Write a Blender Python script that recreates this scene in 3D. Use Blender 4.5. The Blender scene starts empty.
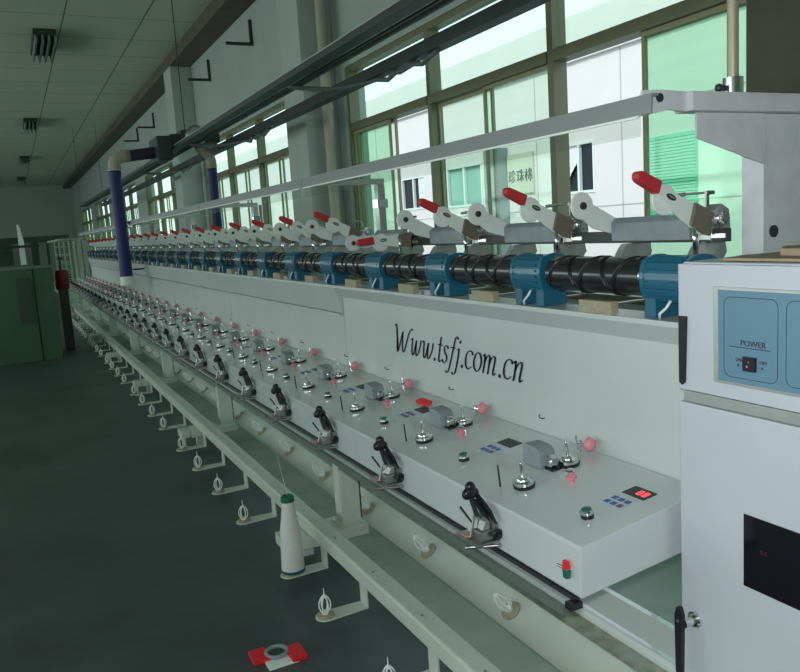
import bpy, bmesh, math, random
from mathutils import Vector, Matrix, Quaternion
random.seed(7)
PI = math.pi
scn = bpy.context.scene
COL = scn.collection
UP = Vector((0, 0, 1))

# ------------------------------------------------------------------ helpers
class MB:
    def __init__(s):
        s.bm = bmesh.new()

    def box(s, a, b, bev=0.0, mat=None):
        x0, y0, z0 = a; x1, y1, z1 = b
        t = bmesh.new()
        bmesh.ops.create_cube(t, size=1.0)
        for v in t.verts:
            v.co = Vector(((v.co.x + .5) * (x1 - x0) + x0, (v.co.y + .5) * (y1 - y0) + y0, (v.co.z + .5) * (z1 - z0) + z0))
        if bev:
            bmesh.ops.bevel(t, geom=t.edges[:], offset=bev, segments=2, affect='EDGES', profile=0.6)
        s._merge(t, mat)
        return s

    def _merge(s, t, mat=None):
        if mat is not None:
            bmesh.ops.transform(t, matrix=mat, verts=t.verts[:])
        me = bpy.data.meshes.new('tmp')
        t.to_mesh(me); t.free()
        s.bm.from_mesh(me)
        bpy.data.meshes.remove(me)

    def cyl(s, p0, p1, r0, r1=None, seg=16, smooth=True):
        r1 = r0 if r1 is None else r1
        p0 = Vector(p0); p1 = Vector(p1)
        return s.lathe(p0, (p1 - p0), [(0, 0), (r0, 0), (r1, 1), (0, 1)], seg, scale_len=True)

    def lathe(s, o, axis, prof, seg=20, scale_len=False):
        """prof: (radius, distance along axis)"""
        o = Vector(o); axis = Vector(axis); L = axis.length if scale_len else 1.0
        az = axis.normalized()
        ax = az.orthogonal().normalized(); ay = az.cross(ax)
        rings = []
        for r, h in prof:
            c = o + az * (h * L)
            if r < 1e-7:
                rings.append([s.bm.verts.new(c)])
            else:
                rings.append([s.bm.verts.new(c + (ax * math.cos(2 * PI * i / seg) + ay * math.sin(2 * PI * i / seg)) * r) for i in range(seg)])
        for k, (A, B) in enumerate(zip(rings, rings[1:])):
            for i in range(seg):
                j = (i + 1) % seg
                if len(A) == 1 and len(B) == 1: continue
                if len(A) == 1: f = s.bm.faces.new((A[0], B[j], B[i]))
                elif len(B) == 1: f = s.bm.faces.new((A[i], A[j], B[0]))
                else: f = s.bm.faces.new((A[i], A[j], B[j], B[i]))
                f.smooth = not (len(A) == 1 or len(B) == 1)
        for k in range(1, len(prof) - 1):
            if len(rings[k]) == 1: continue
            a = Vector((prof[k][0] - prof[k - 1][0], (prof[k][1] - prof[k - 1][1]) * L)); b = Vector((prof[k + 1][0] - prof[k][0], (prof[k + 1][1] - prof[k][1]) * L))
            if a.length > 1e-9 and b.length > 1e-9 and a.angle(b) > .5:
                for i in range(seg):
                    e = s.bm.edges.get((rings[k][i], rings[k][(i + 1) % seg]))
                    if e: e.smooth = False
        return s

    def tube(s, pts, r, seg=8, taper=None):
        pts = [Vector(p) for p in pts]
        n = len(pts); rings = []
        prev = None
        for i, p in enumerate(pts):
            d = (pts[min(i + 1, n - 1)] - pts[max(i - 1, 0)]).normalized()
            if prev is None: ax = d.orthogonal().normalized()
            else:
                ax = prev - d * prev.dot(d)
                ax = ax.normalized() if ax.length > 1e-6 else d.orthogonal().normalized()
            prev = ax; ay = d.cross(ax)
            rr = r if taper is None else r * taper[i]
            rings.append([s.bm.verts.new(p + (ax * math.cos(2 * PI * k / seg) + ay * math.sin(2 * PI * k / seg)) * rr) for k in range(seg)])
        for A, B in zip(rings, rings[1:]):
            for k in range(seg):
                j = (k + 1) % seg
                s.bm.faces.new((A[k], A[j], B[j], B[k])).smooth = True
        s.bm.faces.new(rings[0][::-1]); s.bm.faces.new(rings[-1])
        return s

    def prism(s, poly, d0, d1, axis='Y', bev=0.0):
        """poly in the plane normal to axis: XZ for Y, YZ for X, XY for Z"""
        def P(a, b, d):
            return {'Y': (a, d, b), 'X': (d, a, b), 'Z': (a, b, d)}[axis]
        t = bmesh.new()
        A = [t.verts.new(P(a, b, d0)) for a, b in poly]
        B = [t.verts.new(P(a, b, d1)) for a, b in poly]
        t.faces.new(A); t.faces.new(B[::-1])
        n = len(poly)
        for i in range(n):
            t.faces.new((A[i], B[i], B[(i + 1) % n], A[(i + 1) % n]))
        bmesh.ops.recalc_face_normals(t, faces=t.faces[:])
        if bev:
            bmesh.ops.bevel(t, geom=t.edges[:], offset=bev, segments=2, affect='EDGES', profile=0.6)
        s._merge(t)
        return s

    def ball(s, c, r, seg=14, sc=(1, 1, 1)):
        t = bmesh.new()
        bmesh.ops.create_uvsphere(t, u_segments=seg, v_segments=max(6, seg // 2 + 1), radius=r)
        for f in t.faces: f.smooth = True
        s._merge(t, Matrix.Translation(Vector(c)) @ Matrix.Diagonal((*sc, 1)))
        return s

    def torus(s, c, n, R, r, seg=24, rs=8):
        c = Vector(c); az = Vector(n).normalized(); ax = az.orthogonal().normalized(); ay = az.cross(ax)
        V = []
        for i in range(seg):
            a = 2 * PI * i / seg; d = ax * math.cos(a) + ay * math.sin(a)
            V.append([s.bm.verts.new(c + d * (R + r * math.cos(2 * PI * k / rs)) + az * r * math.sin(2 * PI * k / rs)) for k in range(rs)])
        for i in range(seg):
            A = V[i]; B = V[(i + 1) % seg]
            for k in range(rs):
                j = (k + 1) % rs
                s.bm.faces.new((A[k], B[k], B[j], A[j])).smooth = True
        return s

    def quad(s, *p):
        s.bm.faces.new([s.bm.verts.new(v) for v in p]); return s

    def rot(s, angle, axis, pivot):
        M = Matrix.Translation(Vector(pivot)) @ Matrix.Rotation(angle, 4, axis) @ Matrix.Translation(-Vector(pivot))
        bmesh.ops.transform(s.bm, matrix=M, verts=s.bm.verts[:])
        return s

    def build(s, name, m, parent=None, label=None):
        bmesh.ops.recalc_face_normals(s.bm, faces=s.bm.faces[:])
        me = bpy.data.meshes.new(name)
        if parent is not None:                      # meshes are written in world metres; store them about the parent
            inv = world_of(parent).inverted()
            bmesh.ops.transform(s.bm, matrix=inv, verts=s.bm.verts[:])
        s.bm.to_mesh(me); s.bm.free()
        me.materials.append(m)
        o = bpy.data.objects.new(name, me); COL.objects.link(o)
        if parent is not None: o.parent = parent
        if label: o['label'] = label
        return o

def world_of(o):
    M = o.matrix_basis.copy()
    return world_of(o.parent) @ M if o.parent else M

def tag(o, label, cat, group=None, kind=None):
    o['label'] = label; o['category'] = cat
    if group: o['group'] = group
    if kind: o['kind'] = kind
    return o

def thing(name, loc, label, cat, group=None):
    o = bpy.data.objects.new(name, None); COL.objects.link(o)
    o.location = loc; o.empty_display_size = .05
    return tag(o, label, cat, group)

def one(mb, name, m, label, cat, group=None, loc=None):
    o = mb.build(name, m)
    if loc is not None:
        o.data.transform(Matrix.Translation(-Vector(loc))); o.location = loc
    return tag(o, label, cat, group)

def struct(mb, name, m, parent=None):
    o = mb.build(name, m, parent)
    if parent is None: o['kind'] = 'structure'
    return o

def dup(root, dy, label):
    r = root.copy(); COL.objects.link(r); r.location = root.location + Vector((0, dy, 0))
    r['label'] = label
    for ch in list(root.children):
        c = ch.copy(); COL.objects.link(c); c.parent = r
        for g in list(ch.children):
            d = g.copy(); COL.objects.link(d); d.parent = c
    return r

ORD = ['first', 'second', 'third', 'fourth', 'fifth', 'sixth', 'seventh', 'eighth', 'ninth', 'tenth', 'eleventh', 'twelfth',
       'thirteenth', 'fourteenth', 'fifteenth', 'sixteenth', 'seventeenth', 'eighteenth', 'nineteenth', 'twentieth',
       'twenty-first', 'twenty-second', 'twenty-third', 'twenty-fourth', 'twenty-fifth', 'twenty-sixth', 'twenty-seventh', 'twenty-eighth']

# ------------------------------------------------------------------ materials
def mat(name, col, rough=.5, metal=0.0, spec=.5, noise=0.0, nscale=8.0, emis=None, es=0.0, col2=None, bump=0.0, bscale=60, coat=0.0):
    m = bpy.data.materials.new(name); m.use_nodes = True
    nt = m.node_tree; b = nt.nodes['Principled BSDF']
    b.inputs['Base Color'].default_value = (*col, 1)
    b.inputs['Roughness'].default_value = rough
    b.inputs['Metallic'].default_value = metal
    b.inputs['Specular IOR Level'].default_value = spec
    b.inputs['Coat Weight'].default_value = coat
    tc = nt.nodes.new('ShaderNodeTexCoord')
    if noise or col2:
        n = nt.nodes.new('ShaderNodeTexNoise'); n.inputs['Scale'].default_value = nscale; n.inputs['Detail'].default_value = 6
        r = nt.nodes.new('ShaderNodeValToRGB')
        c2 = col2 or tuple(c * (1 - noise) for c in col)
        r.color_ramp.elements[0].color = (*c2, 1); r.color_ramp.elements[1].color = (*col, 1)
        r.color_ramp.elements[0].position = .35; r.color_ramp.elements[1].position = .65
        nt.links.new(tc.outputs['Object'], n.inputs['Vector']); nt.links.new(n.outputs['Fac'], r.inputs['Fac'])
        nt.links.new(r.outputs['Color'], b.inputs['Base Color'])
    if bump:
        n2 = nt.nodes.new('ShaderNodeTexNoise'); n2.inputs['Scale'].default_value = bscale; n2.inputs['Detail'].default_value = 4
        bp = nt.nodes.new('ShaderNodeBump'); bp.inputs['Strength'].default_value = bump; bp.inputs['Distance'].default_value = .01
        nt.links.new(tc.outputs['Object'], n2.inputs['Vector']); nt.links.new(n2.outputs['Fac'], bp.inputs['Height'])
        nt.links.new(bp.outputs['Normal'], b.inputs['Normal'])
    if emis:
        b.inputs['Emission Color'].default_value = (*emis, 1); b.inputs['Emission Strength'].default_value = es
    return m

def glass(name, col, gloss=.06, haze=0.0):
    m = bpy.data.materials.new(name); m.use_nodes = True
    nt = m.node_tree; nt.nodes.clear()
    out = nt.nodes.new('ShaderNodeOutputMaterial')
    t = nt.nodes.new('ShaderNodeBsdfTransparent'); t.inputs['Color'].default_value = (*col, 1)
    g = nt.nodes.new('ShaderNodeBsdfGlossy'); g.inputs['Roughness'].default_value = .05; g.inputs['Color'].default_value = (.8, .9, .85, 1)
    mx = nt.nodes.new('ShaderNodeMixShader'); mx.inputs[0].default_value = gloss
    nt.links.new(t.outputs[0], mx.inputs[1]); nt.links.new(g.outputs[0], mx.inputs[2])
    last = mx
    if haze:
        d = nt.nodes.new('ShaderNodeBsdfTranslucent'); d.inputs['Color'].default_value = (.75, .78, .76, 1)
        m2 = nt.nodes.new('ShaderNodeMixShader'); m2.inputs[0].default_value = haze
        nt.links.new(mx.outputs[0], m2.inputs[1]); nt.links.new(d.outputs[0], m2.inputs[2]); last = m2
    nt.links.new(last.outputs[0], out.inputs['Surface'])
    return m

M = dict(
    paint=mat('machine_paint', (.56, .62, .60), .38, noise=.06, nscale=3, coat=.15),
    console=mat('console_paint', (.58, .63, .62), .25, noise=.04, nscale=2, coat=.6),
    duct=mat('duct_gloss', (.66, .71, .68), .16, coat=1.0),
    chan=mat('channel_grey', (.36, .40, .38), .4),
    dchan=mat('channel_dark', (.13, .16, .14), .4),
    rail=mat('rail_paint', (.60, .66, .58), .36, noise=.08, nscale=5, coat=.2),
    cabinet=mat('cabinet_paint', (.55, .59, .63), .42, noise=.03, nscale=4),
    post=mat('cast_grey_paint', (.68, .70, .71), .5, noise=.12, nscale=14),
    bar=mat('grey_bar', (.24, .26, .26), .45),
    chrome=mat('chrome', (.75, .76, .76), .14, metal=1.0),
    steel=mat('steel', (.42, .43, .42), .34, metal=.9, noise=.2, nscale=30),
    alu=mat('aluminium', (.60, .63, .60), .35, metal=.75, noise=.1, nscale=30),
    dark=mat('dark_metal', (.03, .035, .03), .45),
    black=mat('black_plastic', (.012, .012, .016), .35),
    drum=mat('drum_black', (.012, .013, .015), .25, coat=.4),
    groove=mat('groove_black', (.003, .003, .004), .5),
    blue=mat('blue_casing', (.014, .125, .20), .32, coat=.3),
    white=mat('white_plate', (.80, .88, .82), .4),
    wheel=mat('white_nylon', (.80, .84, .80), .45),
    red=mat('red_grip', (.52, .035, .04), .45),
    greyblk=mat('grey_cast', (.26, .31, .33), .45, noise=.15, nscale=20),
    brown=mat('brown_block', (.17, .15, .11), .5),
    pink=mat('pink_ceramic', (.72, .25, .30), .3, coat=.5),
    dkred=mat('dark_red', (.20, .012, .02), .5),
    redc=mat('red_plastic', (.75, .02, .03), .35),
    green=mat('green_cap', (.01, .13, .08), .35),
    keyblue=mat('key_blue', (.05, .12, .30), .4),
    keyred=mat('key_red', (.25, .06, .08), .4),
    keyplate=mat('key_plate', (.48, .60, .72), .4),
    led=mat('led_red', (.6, .02, .03), .4, emis=(1, .06, .07), es=1.5),
    text=mat('dark_lettering', (.035, .045, .05), .5),
    yarn=mat('white_yarn', (.66, .67, .64), .7, bump=.5, bscale=90),
    beige=mat('beige_felt', (.42, .38, .26), .8, noise=.2, nscale=60),
    tan=mat('cardboard', (.38, .29, .20), .85, noise=.15, nscale=30),
    panelblue=mat('panel_blue', (.13, .25, .34), .4),
    smoke=mat('smoked_window', (.006, .005, .009), .12),
    tray=mat('cable_tray', (.035, .045, .045), .5, noise=.2, nscale=10),
    hose=mat('blue_hose', (.018, .022, .15), .55, noise=.15, nscale=30),
    pvc=mat('beige_pvc', (.40, .37, .29), .5),
    purple=mat('dark_purple', (.03, .02, .04), .6),
    wall=mat('wall_plaster', (.40, .46, .43), .85, noise=.07, nscale=1.2),
    wallback=mat('wall_back', (.46, .53, .46), .9, noise=.06, nscale=.6),
    column=mat('column_plaster', (.43, .49, .46), .85, noise=.06, nscale=2),
    beam=mat('beam_dark', (.12, .11, .085), .85, noise=.25, nscale=3),
    frame=mat('window_frame', (.17, .17, .10), .45, metal=.2),
    frameY=mat('window_frame_light', (.30, .28, .16), .45),
    facade=mat('facade', (.82, .78, .75), .9, noise=.03, nscale=1),
    curtain=mat('curtain', (.8, .8, .8), .9),
    night=mat('dark_room', (.02, .025, .035), .4),
    shutter=mat('green_shutter', (.22, .58, .45), .5),
    gpane=mat('green_pane', (.25, .48, .42), .15),
    signw=mat('sign_board', (.62, .64, .50), .8),
    greencab=mat('green_cabinet', (.05, .13, .07), .5, noise=.1, nscale=3),
    rack=mat('rack_green', (.34, .42, .30), .5),
    dgreen=mat('dark_green_panel', (.05, .08, .055), .6, noise=.2, nscale=1),
    greyp=mat('grey_panel', (.17, .21, .19), .6),
    debris=mat('debris_floor', (.46, .50, .44), .9, col2=(.33, .33, .25), nscale=22),
    ground=mat('ground_concrete', (.45, .46, .43), .9),
)
M['pane'] = glass('pane_light', (.88, .975, .91), .03)
M['pane2'] = glass('pane_green', (.83, .965, .875), .03)
M['acrylic'] = glass('acrylic', (.93, .95, .93), .04, haze=.06)

def floor_mat():
    m = mat('floor_epoxy', (.055, .08, .08), .42)
    nt = m.node_tree; b = nt.nodes['Principled BSDF']
    tc = nt.nodes.new('ShaderNodeTexCoord')
    n = nt.nodes.new('ShaderNodeTexNoise'); n.inputs['Scale'].default_value = 1.3; n.inputs['Detail'].default_value = 9; n.inputs['Roughness'].default_value = .65
    r = nt.nodes.new('ShaderNodeValToRGB')
    r.color_ramp.elements[0].color = (.048, .062, .062, 1); r.color_ramp.elements[0].position = .35
    r.color_ramp.elements[1].color = (.095, .122, .125, 1); r.color_ramp.elements[1].position = .72
    # paler green under the machine: window light painted into the floor colour
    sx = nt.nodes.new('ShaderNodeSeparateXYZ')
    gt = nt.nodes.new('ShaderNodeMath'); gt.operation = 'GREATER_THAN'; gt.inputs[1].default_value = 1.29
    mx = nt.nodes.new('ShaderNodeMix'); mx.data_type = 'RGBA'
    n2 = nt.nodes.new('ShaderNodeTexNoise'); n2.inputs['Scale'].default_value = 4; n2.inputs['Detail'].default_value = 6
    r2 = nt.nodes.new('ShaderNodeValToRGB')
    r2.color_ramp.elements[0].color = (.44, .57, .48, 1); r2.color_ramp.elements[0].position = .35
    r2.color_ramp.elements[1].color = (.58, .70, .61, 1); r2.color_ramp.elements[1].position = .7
    L = nt.links.new
    L(tc.outputs['Object'], n.inputs['Vector']); L(n.outputs['Fac'], r.inputs['Fac'])
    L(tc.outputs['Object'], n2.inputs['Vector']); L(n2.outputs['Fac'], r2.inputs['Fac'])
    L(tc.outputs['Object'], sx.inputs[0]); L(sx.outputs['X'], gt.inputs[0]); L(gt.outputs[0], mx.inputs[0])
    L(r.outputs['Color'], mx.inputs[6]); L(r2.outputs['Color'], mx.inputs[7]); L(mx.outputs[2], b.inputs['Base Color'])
    return m

def ceil_mat():
    m = mat('ceiling_board', (.30, .34, .27), .9)
    nt = m.node_tree; b = nt.nodes['Principled BSDF']
    tc = nt.nodes.new('ShaderNodeTexCoord')
    mp = nt.nodes.new('ShaderNodeMapping'); mp.inputs['Rotation'].default_value = (0, 0, PI / 2)
    br = nt.nodes.new('ShaderNodeTexBrick')
    br.offset = 0.0
    br.inputs['Color1'].default_value = (.47, .52, .40, 1); br.inputs['Color2'].default_value = (.43, .49, .38, 1)
    br.inputs['Mortar'].default_value = (.13, .15, .12, 1)
    br.inputs['Scale'].default_value = 1.0
    br.inputs['Mortar Size'].default_value = .012
    br.inputs['Brick Width'].default_value = 1.3; br.inputs['Row Height'].default_value = 1.15
    L = nt.links.new
    L(tc.outputs['Object'], mp.inputs[0]); L(mp.outputs[0], br.inputs['Vector']); L(br.outputs['Color'], b.inputs['Base Color'])
    return m
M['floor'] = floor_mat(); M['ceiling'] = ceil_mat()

# ------------------------------------------------------------------ camera
cam = bpy.data.cameras.new('camera'); co = bpy.data.objects.new('camera', cam); COL.objects.link(co)
cam.sensor_width = 36; cam.sensor_fit = 'HORIZONTAL'; cam.lens = 765 / 800 * 36; cam.clip_start = .05; cam.clip_end = 300
Rw = Matrix(((0.88977217, 0.12140817, -0.43996084), (-0.4519265, 0.09965559, -0.88647121), (-0.06378029, 0.98758737, 0.14353833)))
co.matrix_world = Matrix.Translation((0, 0, 1.6)) @ Rw.to_4x4()
scn.camera = co

# ------------------------------------------------------------------ room shell
WX, XL, Y0, YB, ZC = 3.5, -8.0, -4.0, 48.0, 5.05
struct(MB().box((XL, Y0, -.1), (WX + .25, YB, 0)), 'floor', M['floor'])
struct(MB().box((XL - .3, Y0, ZC), (WX + .25, YB, ZC + .15)), 'ceiling', M['ceiling'])
struct(MB().box((XL - .2, YB, 0), (WX + .25, YB + .2, ZC)), 'wall_back', M['wallback'])
struct(MB().box((XL - .2, Y0 - .2, 0), (WX + .25, Y0, ZC)), 'wall_front', M['wall'])
# the wall with the windows: sill, lintel, piers and the columns that stand proud of it
PER = 7.03
bays = [(2.80 if i == 0 else 2.72 + PER * i, 8.02 + PER * i) for i in range(6)]
bays = [b for b in bays if b[1] < YB]
SILL, HEAD = 1.0, 3.34
w = MB()
w.box((WX, Y0, 0), (WX + .24, YB, SILL))
w.box((WX, Y0, HEAD), (WX + .24, YB, ZC))
prev = Y0
for a, b in bays:
    w.box((WX, prev, SILL), (WX + .24, a, HEAD)); prev = b
w.box((WX, prev, SILL), (WX + .24, YB, HEAD))
struct(w, 'wall_right', M['wall'])
for i in range(-1, 2):
    y = 8.26 + PER * i
    if y + .66 < YB:
        struct(MB().box((3.1, y, 0), (WX - .002, y + .66, 4.838), .012), 'trim_%d' % (i + 2), M['column'])
struct(MB().box((3.1, Y0, 4.84), (WX - .002, YB, ZC - .002)), 'trim_8', M['beam'])
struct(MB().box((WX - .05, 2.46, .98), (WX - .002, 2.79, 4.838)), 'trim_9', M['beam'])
# left side of the hall: low wall, open window band, lintel
w = MB(); w.box((XL - .2, Y0, 0), (XL, YB, 1.0)); w.box((XL - .2, Y0, 3.4), (XL, YB, ZC))
for y in range(-4, 48, 4): w.box((XL - .2, y, 1.0), (XL, y + .9, 3.4))
struct(w, 'wall_left', M['wall'])

wn = 0
for bi, (a, b) in enumerate(bays):
    n = 3; ww = (b - a) / n
    for j in range(n):
        wn += 1
        u0, u1 = a + j * ww, a + (j + 1) * ww
        if bi == 0: u0, u1 = [(2.80, 4.46), (4.46, 6.20), (6.20, 8.02)][j]
        f = MB(); fx0, fx1 = WX + .02, WX + .14
        e0 = .05 if j == 0 else .032
        e1 = .05 if j == n - 1 else .032
        f.box((fx0, u0, SILL), (fx1, u0 + e0, HEAD)); f.box((fx0, u1 - e1, SILL), (fx1, u1, HEAD))
        f.box((fx0, u0 + e0, HEAD - .05), (fx1, u1 - e1, HEAD)); f.box((fx0, u0 + e0, SILL), (fx1, u1 - e1, SILL + .05))
        f.box((fx0 - .01, u0 + e0, 2.655), (fx1, u1 - e1, 2.735))
        win = struct(f, 'window_%d' % wn, M['frame'])
        top = MB().box((WX + .075, u0 + e0, 2.737), (WX + .079, u1 - e1, HEAD - .052))
        top.build('pane', M['pane'], win)
        um = (u0 + u1) / 2 if (bi, j) != (0, 0) else 3.57
        # the two sliding sashes; in a few windows one is slid behind the other
        def sash(y0, y1, x, pm):
            s = MB(); t = .022
            s.box((x, y0, SILL + .052), (x + .025, y0 + t, 2.653)); s.box((x, y1 - t, SILL + .052), (x + .025, y1, 2.653))
            s.box((x, y0 + t, SILL + .052), (x + .025, y1 - t, SILL + .09)); s.box((x, y0 + t, 2.625), (x + .025, y1 - t, 2.653))
            so = s.build('sash', M['frameY'], win)
            MB().box((x + .010, y0 + t, SILL + .09), (x + .014, y1 - t, 2.625)).build('pane', pm, so)
        if bi == 0 and j == 0:
            sash(u0 + e0, um + .04, WX + .045, M['pane2']); sash(u0 + e0 + .03, um + .09, WX + .09, M['pane'])
        elif bi == 0 and j == 2:
            sash(um - .03, u1 - e1, WX + .045, M['pane2']); sash(um - .08, u1 - e1 - .06, WX + .09, M['pane'])
        else:
            sash(u0 + e0, um + .03, WX + .045, M['pane']); sash(um - .03, u1 - e1, WX + .09, M['pane'])

# beige downpipe beside the near column
for yy, lab in ((8.12, 'beige downpipe beside the nearest column of the window wall'),):
    d = MB().cyl((3.32, yy, 0), (3.32, yy, 5.0), .06, seg=20)
    for z in (1.2, 2.9, 4.5): d.cyl((3.32, yy, z), (3.32, yy, z + .05), .068, seg=20)
    one(d, 'downpipe', M['pvc'], lab, 'pipe', loc=(3.32, yy, 0))

# L-shaped wall brackets up under the beam
for y, wd in ((11.22, 'nearest'), (13.84, 'second nearest'), (19.69, 'third nearest'), (22.28, 'farthest')):
    b = MB().box((3.455, y - .02, 4.30), (3.498, y + .02, 4.66)); b.box((3.10, y - .02, 4.30), (3.46, y + .02, 4.34))
    one(b, 'wall_bracket', M['dark'], 'dark L-shaped bracket high on the window wall, %s of the four' % wd, 'bracket', 'brackets high on the window wall', loc=(3.498, y, 4.3))

# louvred ceiling lamps
first = None
for i, y in enumerate((14.6, 23.9, 33.2, 42.5)):
    lab = 'dark louvred lamp on the ceiling, %s' % ['nearest the camera', 'second from the camera', 'third from the camera', 'farthest away'][i]
    if first is None:
        t = first = thing('ceiling_lamp', (.91, y, ZC), lab, 'lamp', 'louvred lamps along the ceiling')
        MB().box((.74, y - .75, ZC - .10), (1.08, y + .75, ZC - .002), .01).build('housing', M['dark'], t)
        for k in range(4):
            x = .76 + k * .095
            MB().prism([(x, ZC - .22), (x + .035, ZC - .20), (x + .03, ZC - .10), (x, ZC - .10)], y - .74, y + .74).build('louvre', M['greyp'], t)
    else: dup(first, y - 14.6, lab)

# ------------------------------------------------------------------ far end of the hall
t = thing('partition', (0, 40, 0), 'low dark green partition with grey panels at the far end of the hall', 'partition')
MB().box((-3.0, 40, 0), (2.6, 40.2, 2.15)).build('wall_board', M['dgreen'], t)
for x in (.1, .55, 1.2, 1.65, 2.1):
    MB().box((x, 39.95, .3), (x + .34, 40.0, 1.85)).build('panel', M['greyp'], t)
c = thing('green_cabinet', (0, 12, 0), 'dark green machine cabinet standing in the aisle at far left', 'cabinet')
MB().box((-.6, 12, 0), (.24, 13.2, 1.36), .01).build('body', M['greencab'], c)
MB().box((.245, 12.02, 0), (.50, 13.0, 1.34), .01).build('side_unit', M['greencab'], c)
MB().box((-.6, 11.985, 1.32), (.5, 12.0, 1.36)).build('top_strip', M['greyp'], c)
MB().box((.02, 11.975, .55), (.2, 11.998, 1.2)).build('door', M['dgreen'], c)
c = thing('white_stand', (.17, 13.6, 0), 'slim white stand rising behind the dark green cabinet', 'stand')
MB().box((.13, 13.56, 0), (.21, 13.64, 1.75)).build('post', M['white'], c)
MB().prism([(.135, 1.75), (.205, 1.75), (.17, 1.98), (.135, 1.98)], 13.56, 13.64).build('tip', M['white'], c)
MB().box((-.1, 13.50, 1.62), (.42, 13.555, 1.66)).build('crossbar', M['dark'], c)
c = thing('red_drum', (.70, 13, 0), 'dark red drum on a stand beside the green cabinet', 'drum')
MB().lathe((.66, 13, .94), UP, [(0, 0), (.09, 0), (.105, .03), (.108, .25), (.09, .30), (0, .31)], 20).build('body', M['dkred'], c)
MB().cyl((.66, 13, 1.25), (.66, 13, 1.42), .02).box((.63, 12.98, 1.40), (.70, 13.02, 1.44)).build('handle', M['black'], c)
MB().box((.59, 12.92, 0), (.73, 13.08, .94)).build('stand', M['dark'], c)
# pale green creel racks at the end of the machine
def rack(y, lab):
    r = thing('creel_rack', (1.5, y, 0), lab, 'rack', 'pale green racks past the end of the machine')
    for i in range(6):
        x = 1.08 + i * .115
        MB().box((x, y, 0), (x + .03, y + .03, 1.72)).build('upright', M['rack'], r)
    g = MB()
    for k in range(8): g.box((1.08, y + .03, .18 + k * .2), (1.68, y + .05, .205 + k * .2))
    g.build('crossbars', M['rack'], r)
    t2 = MB()
    for k in range(4): t2.box((.98 + k * .2, y - .05, 1.74 + k * .0), (1.12 + k * .2, y + 1.5, 1.775))
    t2.build('top_slats', M['rack'], r)
    return r
rack(19.0, 'pale green creel rack just past the far end of the machine')
rack(21.0, 'pale green creel rack standing second past the end of the machine')
rack(23.0, 'pale green creel rack standing farthest past the machine')

# ------------------------------------------------------------------ outside the windows
bl = thing('neighbour_building', (10, 15, 0), 'pale building seen through the windows', 'building')
wins = [(11.43, 12.35, 1.98, 2.95), (15.3, 16.9, 1.93, 2.92), (18.05, 19.4, 1.98, 2.86), (22.5, 24.0, 1.95, 2.9), (27, 28.5, 1.95, 2.9), (32, 33.5, 1.95, 2.9)]
holes = sorted(wins + [(9.0, 10.05, 1.42, 2.78)])
f = MB(); prev = -6
for (a, b_, z0, z1) in holes:
    f.box((10, prev, 0), (10.3, a, 5.3)); f.box((10, a, 0), (10.3, b_, z0)); f.box((10, a, z1), (10.3, b_, 5.3)); prev = b_
f.box((10, prev, 0), (10.3, 70, 5.3))
f.build('wall', M['facade'], bl)
MB().box((9.93, -6, 4.46), (9.998, 70, 4.52)).build('cornice', M['facade'], bl)
seam = MB()
for z in (3.35, 1.70): seam.box((9.992, -6, z), (9.999, 70, z + .018))
for y in (7.6, 10.7, 13.2, 17.5, 20.9): seam.box((9.992, y, 0), (9.999, y + .018, 4.45))
seam.build('joint', mat('joint_grey', (.50, .50, .48), .9), bl)
MB().box((10.28, -6, 0), (10.29, 70, 5.0)).build('room_behind', M['night'], bl)
for i, (a, b_, z0, z1) in enumerate(wins):
    g = MB(); t_ = .05
    g.box((9.98, a, z0), (10.05, a + t_, z1)); g.box((9.98, b_ - t_, z0), (10.05, b_, z1))
    g.box((9.98, a + t_, z0), (10.05, b_ - t_, z0 + t_)); g.box((9.98, a + t_, z1 - t_), (10.05, b_ - t_, z1))
    g.box((9.98, (a + b_) / 2 - .03, z0 + t_), (10.05, (a + b_) / 2 + .03, z1 - t_))
    wo = g.build('window', M['white'], bl)
    pm = M['gpane'] if i == 1 else M['night']
    MB().box((10.06, a, z0), (10.08, b_, z1)).build('pane', pm, wo)
    if i in (0, 2):
        cu = MB(); pts = []
        n = 14
        ya, yb = (a + .5, b_ - .05) if i == 0 else (a + .06, a + .4)
        for k in range(n + 1):
            y = ya + (yb - ya) * k / n
            x = 10.045 - .006 * math.sin(k * 1.9)
            drop = (.55 * (1 - k / n) ** .6) if i == 0 else 0
            pts.append((x, y, drop))
        V0 = [cu.bm.verts.new((x - .03, y, z1 - .05)) for x, y, d in pts]
        V1 = [cu.bm.verts.new((x - .03, y, z0 + .06 + d)) for x, y, d in pts]
        for k in range(n): cu.bm.faces.new((V0[k], V0[k + 1], V1[k + 1], V1[k]))
        oc = cu.build('curtain', M['curtain'], wo)
        md = oc.modifiers.new('thick', 'SOLIDIFY'); md.thickness = .006
sh = MB()
for k in range(26):
    z = 1.44 + k * .052
    sh.prism([(9.955, z), (9.985, z + .012), (9.985, z + .045), (9.955, z + .034)], 9.02, 10.03)
sh.box((9.95, 9.0, 1.40), (9.99, 10.05, 1.44)); sh.box((9.985, 9.0, 1.42), (9.998, 10.05, 2.8))
sh.build('louvred_shutter', M['shutter'], bl)
MB().box((9.72, 14.25, 0), (9.99, 14.80, 3.12)).build('pilaster', M['greyblk'], bl)
sg = MB().box((9.95, 13.3, 2.1), (9.99, 14.22, 2.95)).build('sign_board', M['signw'], bl)

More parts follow.
